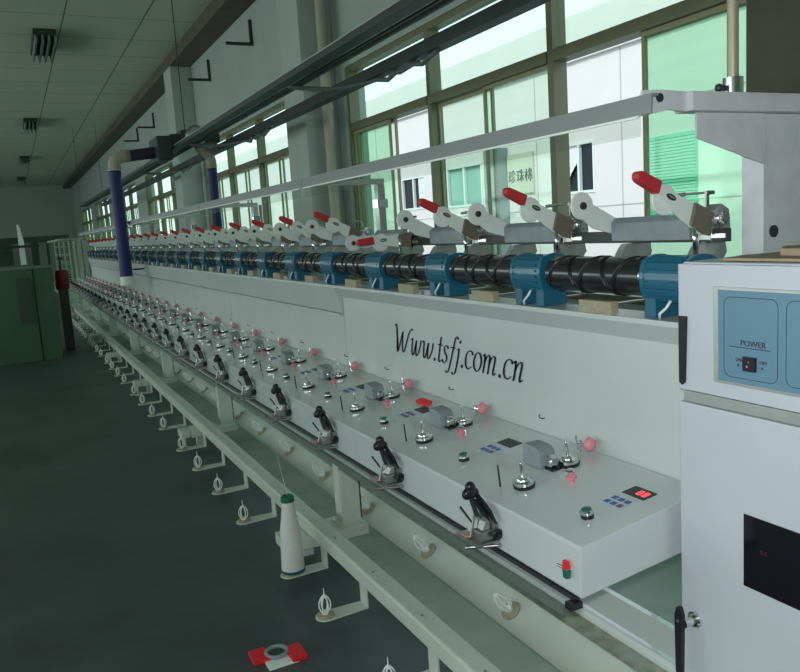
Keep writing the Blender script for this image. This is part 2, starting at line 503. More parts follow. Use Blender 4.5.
def text_obj(txt, size, M4, m, parent, name, shear=0.0, spacing=1.0, align='LEFT', ext=.0006):
    cu = bpy.data.curves.new(name, 'FONT'); cu.body = txt; cu.size = size; cu.shear = shear
    cu.space_character = spacing; cu.extrude = ext; cu.align_x = align; cu.resolution_u = 4
    o = bpy.data.objects.new('tmp', cu); COL.objects.link(o)
    dg = bpy.context.evaluated_depsgraph_get()
    me = bpy.data.meshes.new_from_object(o.evaluated_get(dg))
    bpy.data.objects.remove(o)
    me.transform(M4)
    if parent is not None: me.transform(world_of(parent).inverted())
    me.materials.clear(); me.materials.append(m)
    q = bpy.data.objects.new(name, me); COL.objects.link(q)
    if parent is not None: q.parent = parent
    return q
def facing_aisle(x, y, z):          # text that reads for someone looking along +X
    return Matrix(((0, 0, -1, x), (-1, 0, 0, y), (0, 1, 0, z), (0, 0, 0, 1)))

# three brushed characters on the sign board, each its own stroke set
CH = [
 [[(0, .85), (.4, .85)], [(.03, .5), (.37, .5)], [(0, .1), (.42, .2)], [(.2, .85), (.2, .14)], [(.7, 1), (.42, .6)], [(.7, 1), (1, .62)], [(.78, .66), (.5, .45)], [(.85, .42), (.5, .2)], [(.95, .22), (.45, -.05)]],
 [[(0, .85), (.38, .85)], [(.03, .5), (.35, .5)], [(0, .1), (.4, .2)], [(.19, .85), (.19, .14)], [(.55, .95), (.46, .7)], [(.5, .75), (.95, .75)], [(.42, .45), (1, .45)], [(.72, 1), (.72, -.05)], [(.7, .43), (.45, .08)], [(.74, .43), (1, .08)]],
 [[(0, .7), (.4, .7)], [(.2, 1), (.2, -.05)], [(.19, .66), (.0, .25)], [(.22, .6), (.36, .42)], [(.72, 1.02), (.64, .9)], [(.55, .9), (.9, .9), (.9, .58), (.55, .58), (.55, .9)], [(.55, .74), (.9, .74)], [(.5, .42), (.5, .1)], [(.5, .42), (.96, .42), (.96, .1)], [(.73, .56), (.73, -.08)]]]
for ci, strokes in enumerate(CH):
    mb = MB()
    for st in strokes:
        mb.tube([(9.944, 14.17 - ci * .30 - a * .25, 2.36 + b * .25) for a, b in st], .011, 5)
    mb.build('character', M['text'], sg)

struct(MB().box((WX + .26, -10, -.25), (30, 80, -.15)), 'ground', M['ground'])

# ------------------------------------------------------------------ the winding machine
US, PT, SEC, NS = 1.4, .615, 2.46, 7          # first spindle, pitch, section length, number of sections
YE = US + SEC * NS
mach = thing('winding_machine_frame', (1.6, US, 0), 'long off-white steel frame of the winding machine running down the hall', 'machine')
# front floor rail (rounded channel) in one piece with screws
MB().prism([(1.112, .155), (1.192, .155), (1.192, .222), (1.120, .222), (1.112, .214)], .55, YE, bev=.006).build('floor_rail', M['rail'], mach)
for k in range(30):
    y = 1.05 + .41 * k
    MB().cyl((1.146, y, .220), (1.146, y, .2255), .0055, seg=8).build('screw', M['steel'], mach)
# inclined plate carrying the inner cone holders, and the shelf behind it
PL0, PL1 = (1.422, .138), (1.530, .217)
MB().prism([PL0, PL1, (1.536, .217), (1.536, .209), (1.432, .134)], US + .05, YE, bev=.0012).build('inclined_plate', M['rail'], mach)
MB().box((1.5365, US + .05, .205), (1.615, YE, .214)).build('shelf', M['debris'], mach)
du = [(1.617, .10), (1.617, .228), (1.619, .236), (1.624, .242), (1.628, .243), (1.646, .243), (1.738, .268), (1.760, .268), (1.768, .262), (1.770, .25), (1.77, .10)]
MB().prism(du, US - .3, YE).build('suction_duct', M['duct'], mach)
for s in range(NS + 1):
    yb = 3.33 + SEC * (s - 1)
    if yb > YE - .1: break
    # cross beam on the floor, its foot under the rail and the post that carries the consoles
    if s > 0:
        MB().box((1.06, yb, .10), (1.415, yb + .20, .150), .004).build('cross_beam', M['rail'], mach)
        ft = MB().box((.985, yb + .03, .10), (1.055, yb + .17, .155), .004)
        ft.cyl((1.02, yb + .10, 0), (1.02, yb + .10, .10), .012).cyl((1.02, yb + .1, 0), (1.02, yb + .1, .012), .03)
        ft.build('levelling_foot', M['rail'], mach)
        MB().box((1.12, yb + .15, .0), (1.17, yb + .19, .099)).build('support_leg', M['rail'], mach)
        po = MB().box((1.300, yb + .06, .151), (1.310, yb + .14, .655)).box((1.310, yb + .055, .151), (1.405, yb + .062, .655))
        po.box((1.398, yb + .055, .17), (1.405, yb + .14, .655)).box((1.28, yb + .04, .151), (1.41, yb + .16, .155))
        po.build('console_post', M['rail'], mach)
    y0 = US + SEC * s
    if s < NS:
        bpoly = [(1.582, .70), (1.582, 1.14), (1.600, 1.14), (1.600, .70)] if s else [(1.582, .70), (1.582, 1.23), (1.535, 1.285), (1.535, 1.30), (1.66, 1.30), (1.66, 1.142), (1.60, 1.142), (1.60, .70)]
        MB().prism(bpoly, y0 + .003, y0 + SEC - .003, bev=.002).build('back_panel', M['paint'], mach)
        if s: MB().box((1.556, y0, 1.128), (1.60, y0 + SEC - .004, 1.140), .002).build('panel_lip', M['alu'], mach)
        if s: MB().prism([(1.575, 1.142), (1.66, 1.142), (1.66, 1.30), (1.535, 1.30), (1.535, 1.285)], y0 + .002, y0 + SEC - .002, bev=.002).build('drum_beam', M['paint'], mach)
        MB().box((1.795, y0 + (.13 if s == 0 else .02), 1.494), (1.83, y0 + SEC - .02, 1.532), .002).build('slotted_rail', M['dark'], mach)
        for q in range(8):
            yy = y0 + .12 + q * .305
            MB().box((1.7925, yy, 1.506), (1.7945, yy + .07, 1.518)).build('slot', M['chrome'], mach)
        yt0 = y0 + (.005 if s else .0)
        MB().prism([(1.40, 1.825), (1.403, 1.872), (1.425, 1.872), (1.425, 1.866), (1.408, 1.866), (1.405, 1.825)], yt0, y0 + SEC - .006).build('top_bar', M['bar'], mach)
        MB().prism([(1.403, 1.775), (1.405, 1.824), (1.408, 1.824), (1.406, 1.775)], y0 + .04, y0 + SEC - .02).build('clear_shield', M['acrylic'], mach)
        MB().box((1.396, y0 + .04, 1.8185), (1.402, y0 + SEC - .02, 1.8245)).build('shield_edge', M['white'], mach)
# posts with arms
for s in range(NS + 1):
    y = US + .05 + SEC * s
    if s == 0:
        p = MB().box((1.86, y, 0), (1.868, y + .07, 1.834)).box((1.868, y, 0), (2.10, y + .008, 1.834))
        po = p.build('end_post', M['post'], mach)
        MB().cyl((1.90, y - .004, 1.516), (1.90, y + .001, 1.516), .017, seg=20).build('cable_hole', M['dark'], po)
        MB().box((1.56, y - .03, 1.836), (2.10, y + .03, 1.884), .003).build('top_arm', M['post'], mach)
        MB().prism([(1.60, 1.835), (1.60, 1.775), (1.612, 1.768), (1.859, 1.700), (1.859, 1.835)], y - .006, y, bev=.001).build('gusset', M['post'], mach)
        e = MB(); 
        e.prism([(1.40, 1.822), (1.412, 1.885), (1.47, 1.888), (1.56, 1.885), (1.56, 1.836), (1.50, 1.840)], y - .012, y - .004, bev=.001)
        eo = e.build('end_plate', M['post'], mach)
        MB().cyl((1.466, y - .016, 1.868), (1.466, y - .011, 1.868), .011, seg=16).build('bolt', M['dark'], eo)
    else:
        if y > YE: y = YE - .08
        MB().box((1.86, y, 0), (1.905, y + .045, 1.83), .002).build('post', M['alu'], mach)
        MB().box((1.41, y, 1.832), (1.905, y + .04, 1.862), .002).build('arm', M['post'], mach)
        MB().box((1.850, y - .01, 1.70), (1.915, y + .055, 1.75), .002).build('clamp_block', M['chrome'], mach)
# chrome pole in its collar on the near arm
t = thing('chrome_pole', (1.74, US + .05, 1.884), 'upright bronze-coloured pole in a chrome collar on the near top arm', 'pole')
MB().cyl((1.74, 1.45, 1.885), (1.74, 1.45, 3.3), .0145, seg=16).build('pole', mat('bronze_pole', (.45, .40, .28), .4, metal=.35), t)
cl = MB().cyl((1.74, 1.45, 1.885), (1.74, 1.45, 1.925), .026, seg=20).build('collar', M['chrome'], t)
MB().cyl((1.735, 1.45, 1.898), (1.69, 1.45, 1.898), .007, seg=10).ball((1.688, 1.45, 1.898), .011).build('thumb_screw', M['dark'], cl)

# lettering on the back panel: broad-nib strokes
def nib_text(x, ystart, z, xh, parent, m):
    def arc(cx, cy, rx, ry, a0, a1, n=14):
        return [(cx + rx * math.cos(math.radians(a0 + (a1 - a0) * i / n)), cy + ry * math.sin(math.radians(a0 + (a1 - a0) * i / n))) for i in range(n + 1)]
    G = {}
    G['w'] = (1.05, [[(.0, .86), (.10, .97), (.16, .85), (.17, .3), (.24, .04), (.36, .1), (.52, .9)], [(.52, .9), (.53, .3), (.60, .04), (.72, .1), (.88, .55), (.92, .95)]])
    G['W'] = (1.42, [[(-.18, 1.5), (-.1, 1.62), (.0, 1.5), (.1, .9), (.2, .1), (.32, .1), (.62, 1.25)], [(.02, 1.3), (.14, .8), (.28, .1)], [(.62, 1.25), (.66, .5), (.76, .06), (.92, .2), (1.2, 1.2), (1.42, 1.5), (1.55, 1.42)]])
    G['t'] = (.42, [[(.2, 1.38), (.16, .3), (.2, .06), (.3, .04), (.38, .14)], [(.0, .95), (.38, .95)]])
    G['s'] = (.5, [[(.42, .82), (.34, .96), (.18, .94), (.12, .76), (.2, .58), (.34, .42), (.36, .2), (.24, .05), (.1, .06), (.03, .2)]])
    G['f'] = (.50, [[(.62, 1.42), (.52, 1.55), (.40, 1.45), (.3, .9), (.16, .0), (.06, -.38), (-.06, -.45), (-.14, -.36)], [(.08, .95), (.46, .95)]])
    G['j'] = (.46, [[(.08, .86), (.2, .95), (.22, .6), (.16, .0), (.08, -.38), (-.06, -.46), (-.16, -.36)], [(.27, 1.24), (.27, 1.40)]])
    G['.'] = (.27, [[(.1, .0), (.1, .17)]])
    G['c'] = (.58, [[(.5, .78), (.46, .93), (.34, .97)] + arc(.28, .5, .24, .47, 90, 290)[1:] + [(.5, .2)]])
    G['o'] = (.64, [arc(.3, .5, .25, .47, 0, 360, 24)])
    G['m'] = (1.08, [[(.0, .85), (.1, .97), (.13, .6), (.1, .02)], [(.13, .55), (.24, .85), (.36, .96), (.44, .8), (.42, .02)], [(.44, .55), (.56, .85), (.7, .96), (.78, .8), (.74, .2), (.8, .03), (.9, .16)]])
    G['n'] = (.72, [[(.0, .85), (.1, .97), (.13, .6), (.1, .02)], [(.13, .55), (.26, .85), (.40, .96), (.48, .8), (.44, .2), (.5, .03), (.6, .16)]])
    shear = .22
    def smooth(p):
        out = []
        for i in range(len(p) - 1):
            p0 = p[max(i - 1, 0)]; p1 = p[i]; p2 = p[i + 1]; p3 = p[min(i + 2, len(p) - 1)]
            for k in range(5):
                t = k / 5
                out.append(tuple(.5 * ((2 * p1[q]) + (-p0[q] + p2[q]) * t + (2 * p0[q] - 5 * p1[q] + 4 * p2[q] - p3[q]) * t * t + (-p0[q] + 3 * p1[q] - 3 * p2[q] + p3[q]) * t ** 3) for q in (0, 1)))
        out.append(p[-1]); return out
    pen = 0.0
    for ch in 'Www.tsfj.com.cn':
        adv, strokes = G[ch]
        mb = MB()
        dx, dz = .060, .020                 # half nib
        if ch == '.': dx, dz = .08, .0
        for st in strokes:
            pts = smooth(st) if len(st) > 2 else st
            for a, b in zip(pts, pts[1:]):
                for (hx, hz) in ((dx, dz), (.0, .035) if abs(b[0] - a[0]) > abs(b[1] - a[1]) else (.03, 0)):
                    q = []
                    for (px_, pz_), sg_ in ((a, 1), (a, -1), (b, -1), (b, 1)):
                        X = px_ + sg_ * hx; Z = pz_ + sg_ * hz
                        X2 = X + Z * shear
                        q.append((x, ystart - (pen + X2) * xh * 1.12, z + Z * xh * .86))
                    try: mb.quad(*q)
                    except ValueError: pass
        mb.build('letter', m, parent)
        pen += adv
    return pen
board = [o for o in mach.children if o.name.startswith('back_panel')][0]
nib_text(1.5795, 3.245, 1.008, .094, board, M['text'])

# ------------------------------------------------------------------ gear-end cabinet
cb = thing('control_cabinet', (1.465, .4, 0), 'tall light grey control cabinet at the near end of the machine', 'cabinet')
MB().box((1.467, .30, .03), (1.93, 1.372, 1.466), .006).build('body', M['cabinet'], cb)
up = MB().box((1.452, .30, 1.150), (1.4665, 1.372, 1.462), .003).build('upper_door', M['cabinet'], cb)
lo = MB().box((1.452, .30, .05), (1.4665, 1.372, 1.118), .003).build('lower_door', M['cabinet'], cb)
MB().box((1.456, .30, 1.121), (1.4665, 1.36, 1.147), .001).build('divider_strip', M['alu'], cb)
# blue instrument panel set into the upper door
bp = MB().box((1.4475, .36, 1.185), (1.4515, 1.262, 1.412), .0015)
bp.build('bezel', M['alu'], up)
ip = MB().box((1.4455, .37, 1.192), (1.4473, 1.247, 1.405), .0008).build('instrument_panel', M['panelblue'], up)
def ring(y0, y1, z0, z1, x, r=.018, wd=.0016):
    pts = []
    for cy, cz, a0 in ((y0 + r, z0 + r, 180), (y1 - r, z0 + r, 270), (y1 - r, z1 - r, 0), (y0 + r, z1 - r, 90)):
        for k in range(6):
            a = math.radians(a0 + 90 * k / 5); pts.append((x, cy + r * math.cos(a), cz + r * math.sin(a)))
    pts.append(pts[0])
    return MB().tube(pts, wd / 2, 6)
for ya in (1.115,): ring(ya - .025, ya + .115, 1.205, 1.39, 1.4454).build('outline', M['text'], ip)
for ya in (.90, .70, .50): ring(ya, ya + .17, 1.205, 1.39, 1.4454).build('outline', M['text'], ip)
MB().box((1.4448, 1.108, 1.2755), (1.4454, 1.215, 1.2775)).build('rule', M['text'], ip)
sw = MB().box((1.437, 1.142, 1.225), (1.4454, 1.174, 1.258), .0012).build('rocker_switch', M['black'], ip)
MB().ball((1.4366, 1.161, 1.2365), .0028, 8).ball((1.4366, 1.157, 1.247), .0018, 8).build('indicator', M['pink'], sw)
text_obj('POWER', .019, facing_aisle(1.4447, 1.185, 1.281), M['text'], ip, 'lettering')
text_obj('ON', .011, facing_aisle(1.4447, 1.198, 1.244), M['text'], ip, 'lettering')
text_obj('OFF', .011, facing_aisle(1.4447, 1.135, 1.244), M['text'], ip, 'lettering')
for yy in (1.191, 1.128): MB().cyl((1.4454, yy, 1.235), (1.4444, yy, 1.235), .0028, seg=10).build('dot', M['text'], ip)
MB().cyl((1.4454, 1.148, 1.198), (1.443, 1.148, 1.198), .0035, seg=10).build('stud', M['chrome'], ip)
# tapered black hand grips of the doors
MB().prism([(1.366, 1.335), (1.366, 1.170), (1.357, 1.162), (1.349, 1.170), (1.342, 1.335)], 1.4445, 1.4518, axis='X', bev=.0015).build('door_grip', M['black'], up)
hd = MB().lathe((1.4515, 1.325, .552), (-1, 0, 0), [(0, 0), (.021, 0), (.021, .008), (.017, .012), (.011, .013), (.011, .042), (0, .043)], 20).build('handle_boss', M['chrome'], lo)
MB().prism([(1.340, .596), (1.347, .575), (1.345, .42), (1.335, .39), (1.326, .42), (1.322, .575), (1.329, .596)], 1.398, 1.412, axis='X', bev=.003).build('handle_lever', M['black'], hd)
MB().cyl((1.3985, 1.334, .560), (1.3960, 1.334, .560), .005, seg=10).build('rivet', M['chrome'], hd)
MB().box((1.4495, .70, .705), (1.4515, 1.180, .883), .0008).build('smoked_window', M['smoke'], lo)
text_obj('0.0', .016, facing_aisle(1.4489, 1.135, .80), mat('dim_led', (.06, .02, .03), .5), lo, 'lettering')
# cardboard lying on the cabinet
cd = MB()
P = [(1.50, .95), (1.49, 1.27), (1.60, 1.30), (1.84, 1.20), (1.86, .98), (1.70, .90)]
cd.prism(P, 1.468, 1.474, axis='Z'); cd.prism([(1.58, .9), (1.585, 1.19), (1.68, 1.25), (1.85, 1.12), (1.80, .88)], 1.474, 1.490, axis='Z')
one(cd, 'cardboard_sheet', M['tan'], 'brown folded cardboard lying on top of the grey cabinet', 'cardboard', loc=(1.65, 1.1, 1.468))

# ------------------------------------------------------------------ consoles, one per four spindles
def ztop(x): return .795 + .1256 * (x - 1.148)
nrm = Vector((-.1256, 0, 1)).normalized()
def onc(x, y, h=0.0): return Vector((x, y, ztop(x))) + nrm * h
def make_console(s):
    y0 = US + SEC * s
    t = thing('control_console', (1.35, y0, .66), '', 'console', 'off-white consoles along the machine front')
    MB().prism([(1.143, .668), (1.147, .789), (1.152, .7955), (1.576, .849), (1.576, .705), (1.146, .663)], y0, y0 + SEC - .006, bev=.0025).build('housing', M['console'], t)
    # black guide channel under the front edge and the thin bar below it
    MB().box((1.120, y0 + .03, .640), (1.150, y0 + SEC - .01, .654), .001).build('guide_channel', M['chan'], t)
    MB().box((1.134, y0 + .012, .6545), (1.150, y0 + SEC - .01, .661), .001).build('black_strip', M['black'], t)
    if s == 0: MB().box((1.116, y0 + .004, .636), (1.152, y0 + .029, .654), .001).build('end_cap', M['black'], t)
    MB().box((1.104, y0 + .03, .622), (1.109, y0 + SEC - .01, .642)).box((1.109, y0 + .03, .634), (1.118, y0 + SEC - .01, .642)).build('thin_bar', M['dchan'], t)
    for k in range(4):
        u = y0 + PT * k
        p = onc(1.265, u + .112)
        b = MB().lathe(p, nrm, [(0, 0), (.0175, 0), (.0175, .012), (.0, .0121)], 20).build('button_base', M['black'], t)
        MB().lathe(p + nrm * .0122, nrm, [(0, 0), (.0185, 0), (.0185, .006), (.0155, .010), (0, .0101)], 20).build('chrome_ring', M['chrome'], b)
        MB().lathe(p + nrm * .0224, nrm, [(0, 0), (.0135, 0), (.0135, .002), (0, .003)], 18).build('green_cap', M['green'], b)
        # display window
        def slab(x0, x1, ya, yb, h0, h1):
            q = MB(); A = [onc(x0, ya, h0), onc(x1, ya, h0), onc(x1, yb, h0), onc(x0, yb, h0)]; B = [onc(x0, ya, h1), onc(x1, ya, h1), onc(x1, yb, h1), onc(x0, yb, h1)]
            va = [q.bm.verts.new(v) for v in A]; vb = [q.bm.verts.new(v) for v in B]
            q.bm.faces.new(va[::-1]); q.bm.faces.new(vb)
            for i in range(4): q.bm.faces.new((va[i], va[(i + 1) % 4], vb[(i + 1) % 4], vb[i]))
            return q
        d = slab(1.425, 1.476, u + .075, u + .155, .0003, .0022).build('display', M['black'], t)
        if s == 0 and k == 0:
            # two small red digits
            for q in range(2):
                yb_ = u + .118 - q * .020
                g = MB()
                for (xa, xb, yc, yd) in ((1.438, 1.441, yb_ - .013, yb_), (1.449, 1.452, yb_ - .013, yb_), (1.460, 1.463, yb_ - .013, yb_), (1.441, 1.449, yb_ - .003, yb_), (1.441, 1.449, yb_ - .013, yb_ - .010), (1.452, 1.460, yb_ - .003, yb_), (1.452, 1.460, yb_ - .013, yb_ - .010)):
                    h = slab(xa, xb, yc, yd, .0024, .0028)
                    me = bpy.data.meshes.new('t'); h.bm.to_mesh(me); h.bm.free(); g.bm.from_mesh(me); bpy.data.meshes.remove(me)
                g.build('digit', M['led'], d)
        kp = slab(1.345, 1.408, u + .080, u + .158, .0003, .0012).build('keypad', M['keyplate'], t)
        for i in range(2):
            for j in range(3):
                mm = M['keyred'] if (i == 0 and j == 0) else M['keyblue']
                slab(1.354 + i * .028, 1.370 + i * .028, u + .088 + j * .024, u + .104 + j * .024, .0013, .0026).build('key', mm, kp)
        # yarn tension discs
        for (x, dy) in ((1.271, .398), (1.458, .420)):
            p = onc(x, u + dy)
            b = MB().lathe(p, nrm, [(0, 0), (.032, 0), (.033, .004), (.033, .010), (0, .0101)], 26).build('tension_disc', M['black'], t)
            MB().lathe(p + nrm * .0102, nrm, [(0, 0), (.031, 0), (.031, .009), (.029, .012), (.022, .0125), (.020, .019), (.018, .021), (.0055, .022), (.0055, .062), (.004, .066), (0, .0665)], 26).build('disc_cap', M['chrome'], b)
        # grey guide block with knurled wheel
        x, y = 1.405, u + .50
        bl_ = MB().prism([(y - .045, ztop(x)), (y - .040, ztop(x) + .052), (y - .024, ztop(x) + .062), (y + .040, ztop(x) + .066), (y + .045, ztop(x) + .001)], x - .032, x + .030, axis='X', bev=.004).build('guide_block', M['greyblk'], t)
        kb = onc(x + .005, y - .066)
        MB().lathe(kb, nrm, [(0, 0), (.029, 0), (.029, .008), (0, .0081)], 4).build('wheel_base', M['black'], t)
        kw = MB()
        kw.lathe(kb + Vector((-.012, 0, .026)), (1, -.15, .05), [(0, -.012), (.016, -.012), (.021, -.006), (.021, .012), (.016, .018), (0, .0181)], 8)
        kw.build('knurled_wheel', M['chrome'], t)
        # small pink ceramic guide
        p = onc(1.377, u + .31)
        g = MB().lathe(p, nrm, [(0, 0), (.009, 0), (.008, .006), (.010, .010), (.016, .014), (.017, .022), (.010, .027), (.0045, .028), (.0045, .034), (0, .035)], 16)
        g.build('ceramic_guide', M['pink'], t)
        MB().lathe(p + nrm * .0352, nrm, [(0, 0), (.010, 0), (.014, .004), (.010, .008), (0, .0081)], 16).build('guide_cap', M['chrome'], t)
        # chrome rod through a pink knob at the back
        bx = onc(1.545, u + .470)
        r = MB().cyl(bx, bx + Vector((0, 0, .042)), .004, seg=10).cyl(bx + Vector((0, .012, -.012 + .014)), bx + Vector((0, .022, .052)), .0035, seg=8).cyl(bx + Vector((-.014, 0, .030)), bx + Vector((.02, -.022, .030)), .006, seg=10)
        ro = r.build('guide_post', M['chrome'], t)
        MB().ball(bx + Vector((.004, -.040, .034)), .0215, 16, (1, .8, 1)).torus(bx + Vector((.004, -.034, .034)), (.4, -1, 0), .018, .006, 20, 8).build('pink_knob', M['pink'], ro)
        # thin dark pin near the front
        p = onc(1.224, u + .455)
        MB().cyl(p, p + Vector((-.004, .004, .066)), .0033, .0028, seg=8).build('guide_pin', M['dark'], t)
        # hook above the console on the back panel
        hk = Vector((1.5812, u + .70 if k < 3 else u + .60, .905))
        MB().tube([hk, hk + Vector((-.012, 0, 0)), hk + Vector((-.018, .004, .004)), hk + Vector((-.018, .008, .010)), hk + Vector((-.012, .010, .012))], .0022, 6).build('yarn_hook', M['dark'], t)
    if s == 0:
        v = MB().cyl((1.146, 1.44, .728), (1.128, 1.44, .728), .006, seg=12).cyl((1.134, 1.475, .728), (1.134, 1.445, .728), .004, seg=10).build('toggle_stem', M['chrome'], t)
        MB().prism([(1.126, .730), (1.142, .730), (1.138, .752), (1.128, .752)], 1.432, 1.448, bev=.002).build('red_lever', M['redc'], v)
        MB().prism([(1.128, .706), (1.140, .706), (1.142, .728), (1.126, .728)], 1.432, 1.448, bev=.002).build('green_lever', M['green'], v)
    return t
c0 = make_console(0)
names = ['nearest, ending in a toggle with a red and a green lever', 'second from the grey cabinet', 'third from the grey cabinet', 'fourth from the grey cabinet', 'fifth from the grey cabinet', 'sixth from the grey cabinet', 'farthest from the grey cabinet']
for s in range(NS):
    c = c0 if s == 0 else None
    if s == 1: c1 = make_console(1); c = c1
    elif s > 1:
        c = dup(c1, SEC * (s - 1), '')
    c['label'] = 'off-white control console, ' + names[s]
# red ceramic eyelet pair lying on the second unit's console side
rr = MB()
for dy in (0, .05):
    p = onc(1.497, 2.80 + dy); rr.torus(p + nrm * .008, nrm, .018, .007, 20, 8)
    rr.lathe(p, nrm, [(0, 0), (.017, 0), (.015, .006), (0, .007)], 16)
one(rr, 'red_eyelet', M['redc'], 'bright red double eyelet lying on the console by the tension discs', 'eyelet', loc=tuple(onc(1.497, 2.82)))

# ------------------------------------------------------------------ thread clamps on the console fronts
def make_clamp(k):
    y = 1.83 + PT * k
    t = thing('yarn_clamp', (1.142, y, .69), '', 'clamp', 'black and steel yarn clamps on the console fronts')
    MB().box((1.065, y - .085, .690), (1.141, y + .035, .696), .001).box((1.128, y - .080, .697), (1.141, y + .030, .748), .002).build('base_plate', M['steel'], t)
    MB().prism([(1.10, .697), (1.127, .697), (1.127, .738), (1.112, .742)], y - .018, y + .022, bev=.002).build('jaw', M['alu'], t)
    kn = MB()
    for a in (90, 210, 330):
        kn.ball((1.105 + .013 * math.cos(math.radians(a)), y + .004, .822 + .013 * math.sin(math.radians(a))), .0165, 14, (1, .8, 1))
    kn.lathe((1.105, y - .010, .822), (0, 1, 0), [(0, 0), (.013, .0), (.016, .008), (.012, .026), (0, .027)], 14)
    ko = kn.build('lobed_knob', M['black'], t)
    MB().cyl((1.108, y + .004, .800), (1.121, y, .745), .008, .007, seg=12).build('knob_stem', M['dark'], ko)
    MB().prism([(y + .002, .808), (y - .010, .814), (y - .070, .784), (y - .100, .752), (y - .090, .752), (y - .050, .768), (y + .000, .796)], 1.121, 1.127, axis='X', bev=.001).build('blade_lever', M['black'], t)
    MB().prism([(y - .004, .80), (y - .060, .774), (y - .078, .757), (y - .040, .764), (y + .000, .787)], 1.112, 1.117, axis='X').build('blade_lever', M['black'], t)
    MB().box((1.085, y - .075, .6965), (1.126, y - .030, .725), .003).build('steel_block', M['steel'], t)
    MB().prism([(1.098, .7255), (1.126, .7255), (1.124, .752), (1.110, .748)], y - .062, y - .034, bev=.002).build('cover_plate', M['alu'], t)
    MB().cyl((1.078, y - .03, .700), (1.092, y - .03, .756), .004, seg=8).build('side_pin', M['steel'], t)
    MB().cyl((1.073, y + .012, .780), (1.112, y, .715), .0032, seg=8).build('guide_rod', M['dark'], t)
    MB().box((1.068, y - .022, .6965), (1.098, y + .010, .7015), .002).build('pink_reflection', mat('dull_pink', (.45, .28, .27), .6), t)  # pink slab painted in for a small reflection on the steel
    MB().cyl((1.055, y - .035, .676), (1.138, y - .090, .682), .0045, seg=10).ball((1.136, y - .090, .682), .006).box((1.088, y - .060, .678), (1.096, y - .052, .690)).build('cross_rod', M['steel'], t)
    MB().torus((1.132, y - .090, .716), (0, 1, 0), .012, .005, 18, 8).cyl((1.132, y - .096, .716), (1.132, y - .082, .716), .006, seg=12).build('roller', M['black'], t)
    return t
k0 = make_clamp(0); k0['label'] = 'yarn clamp with black lobed knob on the console front, first from the grey cabinet'
for k in range(1, 28):
    dup(k0, PT * k - .004 * k, 'yarn clamp with black lobed knob on the console front, %s from the grey cabinet' % ORD[k])

# ------------------------------------------------------------------ drums and their blue casings
AX, AZ, RD = 1.60, 1.410, .0555
def make_drum():
    y = 1.60; L = .425
    t = thing('grooved_drum', (AX, y + L / 2, AZ), '', 'drum', 'black grooved drums in line')
    prof = [(0, 0), (RD - .006, 0), (RD, .006)]
    n = 5
    step = (L - .012) / n
    MB().lathe((AX, y, AZ), (0, 1, 0), [(0, 0), (RD - .005, 0), (RD, .005), (RD, L - .005), (RD - .005, L), (0, L)], 36).build('barrel', M['drum'], t)
    # spiral grooves as dark inlays standing a hair off the barrel plus raised lips
    for sgn, ph in ((1, 0.0), (-1, 2.0)):
        pts = []
        for i in range(121):
            a = ph + sgn * 2 * PI * 2.6 * i / 120
            yy = y + .02 + (L - .04) * i / 120
            pts.append((AX + (RD - .0005) * math.cos(a), yy, AZ + (RD - .0005) * math.sin(a)))
        MB().tube(pts, .0042, 6).build('spiral_groove', M['groove'], t)
        lip = [(AX + (RD + .0003) * math.cos(a2), p[1] + .009, AZ + (RD + .0003) * math.sin(a2)) for p, a2 in ((pts[i], ph + sgn * 2 * PI * 2.6 * i / 120) for i in range(118))]
        MB().tube(lip, .0036, 6).build('groove_lip', M['drum'], t)
    return t
d0 = make_drum(); d0['label'] = 'black grooved drum, first from the grey cabinet'
for k in range(1, 28):
    dup(d0, PT * k, 'black grooved drum, %s from the grey cabinet' % ORD[k])
def make_casing():
    y0, y1 = 2.038, 2.207
    t = thing('drum_casing', (AX, 2.12, 1.30), '', 'casing', 'blue casings between the drums')
    R = .062
    b = MB()
    prof = []
    for a in range(0, 360, 15):
        c_, s_ = math.cos(math.radians(a)), math.sin(math.radians(a))
        q = max(abs(c_), abs(s_)); rr = R * (1 + .13 * (1 / q - 1) / .414)
        prof.append((AX + rr * c_, AZ + rr * s_))
    b.prism(prof, y0 + .012, y1 - .012, bev=.002)
    for yy in (y0, y1 - .018):
        b.prism([(AX + (x - AX) * 1.06, AZ + (z - AZ) * 1.06) for x, z in prof], yy, yy + .018, bev=.004)
    b.build('housing', M['blue'], t)
    for a in range(120, 241, 17):
        c_, s_ = math.cos(math.radians(a)), math.sin(math.radians(a))
        q = max(abs(c_), abs(s_)); rr = R * (1 + .13 * (1 / q - 1) / .414)
        MB().box((-.0015, y0 + .022, -.0035), (.0065, y1 - .022, .0035), 0, Matrix.Translation((AX + rr * c_, 0, AZ + rr * s_)) @ Matrix.Rotation(-math.radians(a), 4, 'Y')).build('cooling_rib', M['blue'], t)
    MB().box((1.552, y0 + .004, 1.3015), (1.648, y0 + .045, 1.365), .003).build('foot', M['blue'], t)
    MB().box((1.552, y1 - .045, 1.3015), (1.648, y1 - .004, 1.365), .003).build('foot', M['blue'], t)
    MB().tube([(1.545, 2.10, 1.355), (1.538, 2.11, 1.335), (1.54, 2.135, 1.318), (1.545, 2.14, 1.303)], .004, 8).build('cable', M['wheel'], t)
    return t
g0 = make_casing(); g0['label'] = 'blue ribbed drum casing, second from the grey cabinet'
dup(g0, -PT, 'blue ribbed drum casing, first, touching the grey cabinet')
for k in range(1, 28):
    if k < 27: dup(g0, PT * k, 'blue ribbed drum casing, %s from the grey cabinet' % ORD[k + 1])
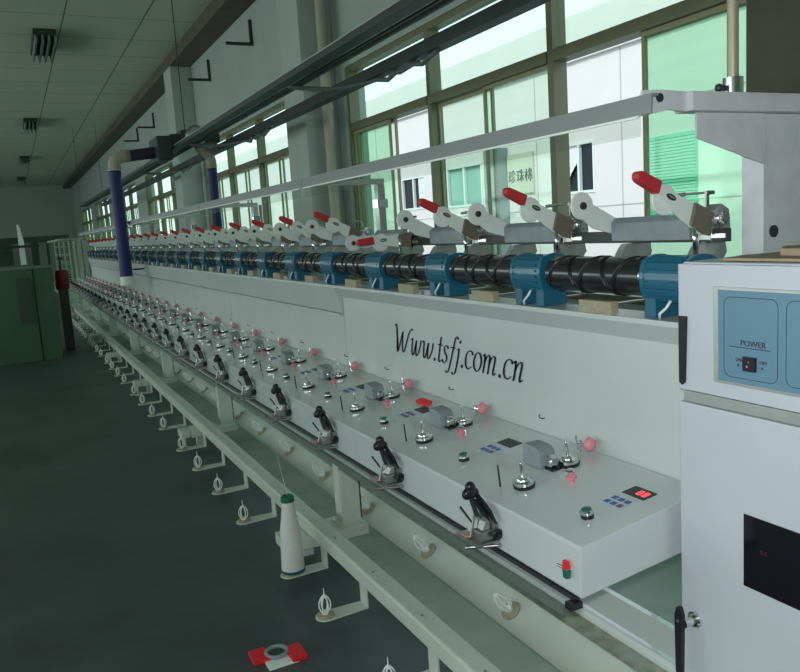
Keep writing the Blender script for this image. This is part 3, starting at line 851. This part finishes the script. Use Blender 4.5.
# small pale plates on the drum beam under each drum
q0 = MB().box((1.530, 1.70, 1.3015), (1.56, 1.84, 1.340), .002)
q = one(q0, 'yarn_plate', M['beige'], 'pale yarn plate under the first drum from the grey cabinet', 'plate', 'pale plates under the drums', loc=(1.545, 1.77, 1.3015))
for k in range(1, 28): dup(q, PT * k, 'pale yarn plate under the %s drum from the grey cabinet' % ORD[k])

# ------------------------------------------------------------------ cradles (arm with red handle, two discs)
PIV = (1.835, 0, 1.565)
def make_cradle(lowered=False):
    ya, yb = 1.59, 1.935
    t = thing('bobbin_cradle', (1.83, 1.76, 1.50), '', 'cradle', 'white bobbin cradles with red handles')
    ang = math.radians(-29) if lowered else 0
    def B(mb, name, m, par=None, pv=True):
        if pv and ang: mb.rot(ang, 'Y', (1.835, 0, 1.565))
        return mb.build(name, m, par or t)
    th = .010
    # near arm with handle
    arm = B(MB().prism([(1.588, 1.650), (1.600, 1.670), (1.740, 1.606), (1.806, 1.575), (1.790, 1.515), (1.765, 1.516), (1.695, 1.560), (1.592, 1.640)], ya - th, ya, bev=.003), 'arm_plate', M['white'])
    B(MB().prism([(1.522, 1.694), (1.530, 1.702), (1.540, 1.702), (1.611, 1.673), (1.597, 1.637), (1.530, 1.672), (1.522, 1.681)], ya - .020, ya + .008, bev=.005), 'red_grip', M['red'])
    ov = MB().lathe((0, 0, 0), (0, -1, 0), [(0, 0), (.010, 0), (.010, .002), (0, .0021)], 20)
    bmesh.ops.transform(ov.bm, matrix=Matrix.Translation((1.650, ya - th - .0002, 1.628)) @ Matrix.Rotation(math.radians(24), 4, 'Y') @ Matrix.Diagonal((1.9, 1, .8, 1)), verts=ov.bm.verts[:])
    ovo = B(ov, 'oval_badge', M['dark'], arm)
    ov2 = MB().lathe((0, 0, 0), (0, -1, 0), [(0, 0), (.0085, 0), (.0085, .001), (0, .0011)], 20)
    bmesh.ops.transform(ov2.bm, matrix=Matrix.Translation((1.650, ya - th - .0028, 1.628)) @ Matrix.Rotation(math.radians(24), 4, 'Y') @ Matrix.Diagonal((1.8, 1, .35, 1)), verts=ov2.bm.verts[:])
    B(ov2, 'badge_face', M['chrome'], arm)
    B(MB().prism([(1.735, 1.609), (1.806, 1.578), (1.792, 1.512), (1.762, 1.520), (1.716, 1.548)], ya - .022, ya - .011, bev=.002), 'brown_block', M['brown'])
    def disc(y, dr):
        d = MB().lathe((1.637, y, 1.622), (0, dr, 0), [(0, 0), (.043, 0), (.044, .004), (.042, .010), (.024, .013), (.020, .028), (0, .029)], 30)
        o = B(d, 'bobbin_disc', M['wheel'])
        h = MB().lathe((1.637, y - dr * .001, 1.622), (0, -dr, 0), [(0, 0), (.012, 0), (.012, .006), (.006, .008), (0, .0081)], 14)
        B(h, 'hub', M['dark'], o)
        return o
    disc(ya + .002, 1)
    # far arm, seen behind its disc
    B(MB().prism([(1.650, 1.650), (1.766, 1.592), (1.815, 1.566), (1.800, 1.520), (1.700, 1.548), (1.640, 1.592), (1.622, 1.622)], yb + .022, yb + .032, bev=.003), 'far_arm', M['white'])
    o2 = disc(yb, 1)
    # shaft cover joining both arms
    MB().prism([(1.770, 1.502), (1.768, 1.560), (1.785, 1.577), (1.806, 1.577), (1.806, 1.536), (1.7925, 1.536), (1.7925, 1.502)], 1.628, yb + .018, bev=.002).build('shaft_cover', M['greyblk'], t)
    for yy in (1.72, 1.86):
        MB().cyl((1.806, yy, 1.562), (1.838, yy, 1.562), .006, seg=10).build('cover_pin', M['steel'], t)
    # pivot head and bracket at the near arm
    pv = MB().prism([(1.792, 1.500), (1.806, 1.585), (1.835, 1.602), (1.866, 1.585), (1.872, 1.535), (1.835, 1.4935), (1.8318, 1.4935), (1.8318, 1.534), (1.793, 1.534)], ya - .022, ya + .024, bev=.002)
    pv.build('pivot_head', M['alu'], t)
    pw = MB().lathe((1.835, ya - .023, 1.560), (0, -1, 0), [(0, 0), (.020, 0), (.020, .006), (.010, .008), (.010, .014), (0, .0141)], 18)
    for a in range(0, 360, 60): pw.cyl((1.835 + .015 * math.cos(math.radians(a)), ya - .029, 1.56 + .015 * math.sin(math.radians(a))), (1.835 + .015 * math.cos(math.radians(a)), ya - .036, 1.56 + .015 * math.sin(math.radians(a))), .0035, seg=6)
    pw.build('pivot_bolt', M['chrome'], t)
    MB().torus((1.805, ya - .026, 1.556), (0, 1, 0), .014, .002, 18, 6).torus((1.820, ya - .028, 1.528), (0, 1, 0), .012, .002, 18, 6).build('spring', M['steel'], t)
    for yy in (ya, yb - .05):
        bk = MB().prism([(1.760, 1.493), (1.860, 1.493), (1.868, 1.462), (1.850, 1.4415), (1.80, 1.44), (1.765, 1.452), (1.735, 1.442), (1.728, 1.452), (1.748, 1.480)], yy - .014, yy + .016, bev=.003)
        bk.build('bracket', M['alu'], t)
        MB().cyl((1.85, yy, 1.4418), (1.85, yy, 1.302), .008, seg=10).box((1.635, yy - .010, 1.3015), (1.862, yy + .010, 1.307)).build('bracket_stud', M['steel'], t)
    # chrome strut and guide crank
    MB().tube([(1.722, ya - .020, 1.545), (1.728, ya - .022, 1.50), (1.735, ya - .018, 1.450)], .007, 8).build('strut', M['chrome'], t)
    ck = MB().box((1.828, ya + .026, 1.575), (1.840, ya + .032, 1.640), .001).cyl((1.834, ya + .030, 1.636), (1.834, ya + .11, 1.636), .0035, seg=8).cyl((1.834, ya + .11, 1.636), (1.834, ya + .17, 1.634), .006, seg=10)
    ck.cyl((1.818, ya + .02, 1.6355), (1.85, ya + .02, 1.6355), .006, seg=10)
    ck.build('guide_crank', M['steel'], t)
    return t
a0 = make_cradle(); a0['label'] = 'white bobbin cradle with raised red handle, first from the grey cabinet'
for k in range(1, 28):
    if k == 3: continue
    dup(a0, PT * k, 'white bobbin cradle with raised red handle, %s from the grey cabinet' % ORD[k])
lw = make_cradle(True); lw.location.y += PT * 3 ; lw['label'] = 'lowered bobbin cradle, its red handle lying flat just above the drums'

# ------------------------------------------------------------------ cone holders
def wire_cone(mb, base, axis, n=6, R=.024, H=.078):
    axis = Vector(axis).normalized(); ax = axis.orthogonal().normalized(); ay = axis.cross(ax)
    for i in range(n):
        a = 2 * PI * i / n; d = ax * math.cos(a) + ay * math.sin(a)
        pts = [Vector(base) + axis * (H * t) + d * (R * (.30 + .70 * math.sin(PI * min(1, t * 1.02)) ** .8) if t < 1 else R * .2) for t in (0, .15, .3, .45, .6, .75, .9, 1)]
        mb.tube(pts, .0030, 6)
    mb.lathe(Vector(base), axis, [(0, 0), (.013, 0), (.013, .012), (0, .0121)], 14)
    mb.lathe(Vector(base) + axis * (H - .008), axis, [(0, 0), (.008, 0), (.007, .010), (.0025, .012), (.0018, .040), (0, .0401)], 10)
    return mb
def make_outer():
    y = 2.77; x = .958
    t = thing('cone_holder', (x, y, .05), '', 'cone holder', 'cone holders on arms outside the floor rail')
    pts = []
    for i in range(13):
        a = math.radians(90 + 180 * i / 12); pts.append((x + .042 * math.cos(a), y + .042 * math.sin(a)))
    poly = pts + [(1.135, y - .034), (1.135, y + .034)]
    MB().prism(poly, .050, .056, axis='Z', bev=.001).box((1.128, y - .034, .056), (1.135, y + .034, .154), .001).build('arm', M['rail'], t)
    MB().lathe((x, y, .0565), UP, [(0, 0), (.037, 0), (.037, .005), (.03, .008), (0, .0082)], 26).build('felt_disc', M['beige'], t)
    wire_cone(MB(), (x, y, .0648), (0, 0, 1)).build('wire_cage', M['wheel'], t)
    return t
h0 = make_outer()
outer = [2.18, 2.77, 3.22] + [f + o for f in (3.20, 5.66, 8.12, 10.58, 13.04) for o in (.79, 1.36, 1.93, 2.49)][:20] + [15.9, 16.5, 17.1, 17.7, 18.3]
for i, y in enumerate(outer):
    what = 'empty wire cone holder outside the floor rail, %s from the near end' % ORD[i]
    if i == 2: what = 'cone holder under the tall white thread cone'
    if i == 0: h0['label'] = what; h0.location.y = y
    else: dup(h0, y - outer[0], what)
def make_inner():
    y = 2.20
    c = Vector((1.474, y, .176)); d = Vector((PL1[0] - PL0[0], 0, PL1[1] - PL0[1])).normalized(); nn = Vector((-d.z, 0, d.x))
    p = c + nn * .0015 + Vector((0, 0, .0))
    t = thing('cone_holder', tuple(p), '', 'cone holder', 'cone holders on the inclined plate')
    MB().lathe(p, nn, [(0, 0), (.038, 0), (.038, .005), (.028, .008), (0, .0082)], 26).build('felt_disc', M['beige'], t)
    wire_cone(MB(), p + nn * .0085, nn, 7, .026, .098).build('wire_cage', M['wheel'], t)
    return t
h1 = make_inner()
for k in range(27):
    lab = 'wire cone holder on the inclined plate behind the rail, %s from the near end' % ORD[k]
    if k == 0: h1['label'] = lab
    else: dup(h1, (PT + .01) * k if k < 5 else PT * k + .05, lab)
# the tall white thread cone
t = thing('thread_cone', (.975, 3.21, .066), 'tall white thread cone with green cap standing on a holder beside the rail', 'thread cone')
MB().lathe((.975, 3.21, .076), UP, [(0, 0), (.052, 0), (.0535, .01), (.050, .09), (.050, .12), (.046, .15), (.044, .20), (.036, .25), (.028, .31), (.026, .325), (0, .326)], 32).build('yarn', M['yarn'], t)
MB().lathe((.975, 3.21, .0735), UP, [(.015, .0), (.054, 0), (.054, .013), (.02, .0135)], 32).build('base_ring', mat('teal_ring', (.01, .09, .12), .4), t)
MB().lathe((.975, 3.21, .4025), UP, [(0, 0), (.031, 0), (.032, .008), (.030, .022), (.024, .028), (.012, .026), (.010, .014), (0, .013)], 26).build('green_cap', M['green'], t)
one(MB().tube([(.975, 3.21, .43), (.995, 3.33, .50), (1.02, 3.50, .59), (1.062, 3.64, .69)], .0011, 6), 'yarn_end', M['yarn'], 'thin white yarn running up from the thread cone to a clamp', 'yarn')

# red reel on the floor by the rail
t = thing('floor_reel', (.72, 2.70, 0), 'red plastic piece with a grey ring lying on the dark floor', 'reel')
MB().box((.625, 2.66, .001), (.69, 2.75, .018), .004).build('red_end', M['redc'], t)
MB().box((.755, 2.60, .001), (.815, 2.70, .022), .004).build('red_end', M['redc'], t)
MB().torus((.722, 2.69, .016), (0, 0, 1), .040, .008).build('grey_ring', M['greyblk'], t)
MB().box((.665, 2.60, .001), (.78, 2.66, .008), .002).build('pale_plate', M['white'], t)

# ------------------------------------------------------------------ overhead rails and blower
YR0, YR1 = .2, 25.0
t = thing('cable_tray', (2.05, YR0, 2.73), 'wide dark overhead track, the one nearer the aisle', 'overhead track')
MB().prism([(2.0, 2.775), (2.0, 2.73), (2.10, 2.73), (2.10, 2.775)], YR0, YR1, bev=.002).build('track', M['tray'], t)
MB().box((1.992, YR0, 2.770), (1.999, 14.0, 2.779)).build('edge_strip', M['alu'], t)
MB().box((2.14, YR0, 2.735), (2.155, YR1, 2.75)).build('thin_rail', M['tray'], t)
MB().box((2.20, YR0, 2.735), (2.22, YR1, 2.76)).build('thin_rail', M['tray'], t)
for i in range(9):
    y = 2.7 + i * 2.75
    MB().box((2.10, y, 2.751), (2.22, y + .03, 2.76)).build('spacer', M['tray'], t)
for y in (9.6, 24.8): MB().cyl((2.05, y, 2.776), (2.05, y, ZC - .002), .006, seg=8).build('hanger_rod', M['tray'], t)
t = thing('overhead_track', (2.68, YR0, 2.73), 'square dark overhead track, the one nearer the windows', 'overhead track')
MB().box((2.63, YR0, 2.73), (2.735, YR1, 2.812), .003).build('track', M['tray'], t)
for y in (24.8,): MB().cyl((2.68, y, 2.812), (2.68, y, ZC - .002), .006, seg=8).build('hanger_rod', M['tray'], t)
def loopcable(y, name, lab):
    random.seed(int(y * 10))
    pts = [(2.10, y, 2.725), (2.22, y + .02, 2.718), (2.32, y, 2.712), (2.42, y - .06, 2.700), (2.54, y - .14, 2.705), (2.66, y - .28, 2.718)]
    yy = y - .28
    for i in range(7):
        yy -= .14; pts.append((2.67 + random.uniform(-.02, .02), yy, 2.712 - .028 * (i % 2)))
    pts.append((2.67, yy - .1, 2.722))
    MB().tube(pts, .018, 8).build('power_cable', mat('cable_grey', (.11, .13, .12), .6), t)
loopcable(5.9, 'cable', 'thick grey cable crossing between the overhead tracks, nearest loop')
loopcable(9.6, 'cable', 'grey cable crossing between the overhead tracks, by the blower')
loopcable(13.5, 'cable', 'grey cable crossing between the overhead tracks beyond the blue hoses')
# travelling blower with two blue hoses
t = thing('travelling_blower', (2.05, 10.4, 2.82), 'dark travelling blower on the overhead tracks with two blue suction hoses', 'blower')
MB().box((1.80, 10.12, 2.60), (1.985, 10.72, 2.90), .02).box((2.12, 10.18, 2.82), (2.62, 10.66, 2.98), .02).box((1.985, 10.2, 2.785), (2.12, 10.64, 2.93), .01).build('body', M['tray'], t)
MB().lathe((2.30, 10.10, 2.90), (0, 1, 0), [(0, 0), (.10, 0), (.13, .03), (.13, .07), (0, .071)], 24).build('fan_ring', M['steel'], t)
MB().cyl((1.50, 10.4, 2.685), (1.80, 10.4, 2.72), .072, seg=20).build('connector', M['purple'], t)
MB().tube([(1.30, 10.4, 2.50), (1.30, 10.4, 2.575), (1.315, 10.4, 2.625), (1.36, 10.4, 2.665), (1.42, 10.4, 2.682), (1.50, 10.4, 2.685)], .079, 20).build('elbow', M['pvc'], t)
hs = []
for i in range(61):
    z = 2.50 - (2.50 - 1.16) * i / 60; hs.append((1.295 + .0 * i, 10.4 + .0, z))
MB().tube(hs, .076, 20, taper=[1.0 + .035 * (i % 2) for i in range(61)]).build('blue_hose', M['hose'], t)
MB().lathe((1.295, 10.4, 1.06), UP, [(.082, 0), (.092, 0), (.086, .05), (.08, .11), (.07, .11), (.07, .05), (.082, 0)], 24).build('nozzle', M['wheel'], t)
MB().torus((1.298, 10.4, 2.505), (0, 0, 1), .078, .006).build('hose_clip', M['chrome'], t)
MB().box((1.38, 10.38, 1.83), (1.50, 10.42, 1.86)).box((1.38, 10.38, 1.24), (1.52, 10.42, 1.26)).build('stay', M['black'], t)
MB().tube([(2.53, 10.4, 2.50), (2.53, 10.4, 2.60), (2.51, 10.4, 2.66), (2.46, 10.4, 2.71), (2.40, 10.4, 2.76), (2.38, 10.4, 2.819)], .066, 20).build('elbow', M['pvc'], t)
MB().tube([(2.53, 10.4, 2.50 - 1.3 * i / 60) for i in range(61)], .062, 20, taper=[1.0 + .035 * (i % 2) for i in range(61)]).build('blue_hose', M['hose'], t)
MB().lathe((2.53, 10.4, 1.10), UP, [(.068, 0), (.078, 0), (.07, .10), (.058, .10), (.068, 0)], 24).build('nozzle', M['wheel'], t)

# ------------------------------------------------------------------ light
wd = bpy.data.worlds.new('world'); scn.world = wd; wd.use_nodes = True
nt = wd.node_tree; bg = nt.nodes['Background']
tc = nt.nodes.new('ShaderNodeTexCoord'); sx = nt.nodes.new('ShaderNodeSeparateXYZ'); rp = nt.nodes.new('ShaderNodeValToRGB')
rp.color_ramp.elements[0].color = (.80, .92, .95, 1); rp.color_ramp.elements[0].position = 0
rp.color_ramp.elements[1].color = (.62, .82, 1.0, 1); rp.color_ramp.elements[1].position = .8
nt.links.new(tc.outputs['Generated'], sx.inputs[0]); nt.links.new(sx.outputs['Z'], rp.inputs[0]); nt.links.new(rp.outputs[0], bg.inputs[0])
bg.inputs[1].default_value = .95

def area(name, loc, rot, sx_, sy_, power, col):
    l = bpy.data.lights.new(name, 'AREA'); l.shape = 'RECTANGLE'; l.size = sx_; l.size_y = sy_; l.energy = power; l.color = col
    o = bpy.data.objects.new(name, l); COL.objects.link(o); o.location = loc; o.rotation_euler = rot
    return o
# sun on the neighbour's facade
s = bpy.data.lights.new('sun', 'SUN'); s.energy = 1.1; s.angle = .02; s.color = (1, .96, .92)
so = bpy.data.objects.new('sun', s); COL.objects.link(so); so.rotation_euler = (math.radians(12), math.radians(-48), 0)
# added fill light from the left, standing in for unseen opposite windows
area('left_fill', (XL + .1, 12, 2.2), (0, math.radians(-90), 0), 2.3, 30, 250, (.85, 1.0, .93))
# the camera's own flash
fl = bpy.data.lights.new('camera_flash', 'AREA'); fl.shape = 'DISK'; fl.size = .05; fl.energy = 17; fl.color = (.93, .96, 1.0)
fo = bpy.data.objects.new('camera_flash', fl); COL.objects.link(fo); fo.matrix_world = Matrix.Translation((0, 0, 1.66)) @ Rw.to_4x4()

scn.view_settings.view_transform = 'Standard'; scn.view_settings.look = 'None'
scn.view_settings.gamma = 1; scn.view_settings.use_curve_mapping = False
scn.view_settings.exposure = 0.75
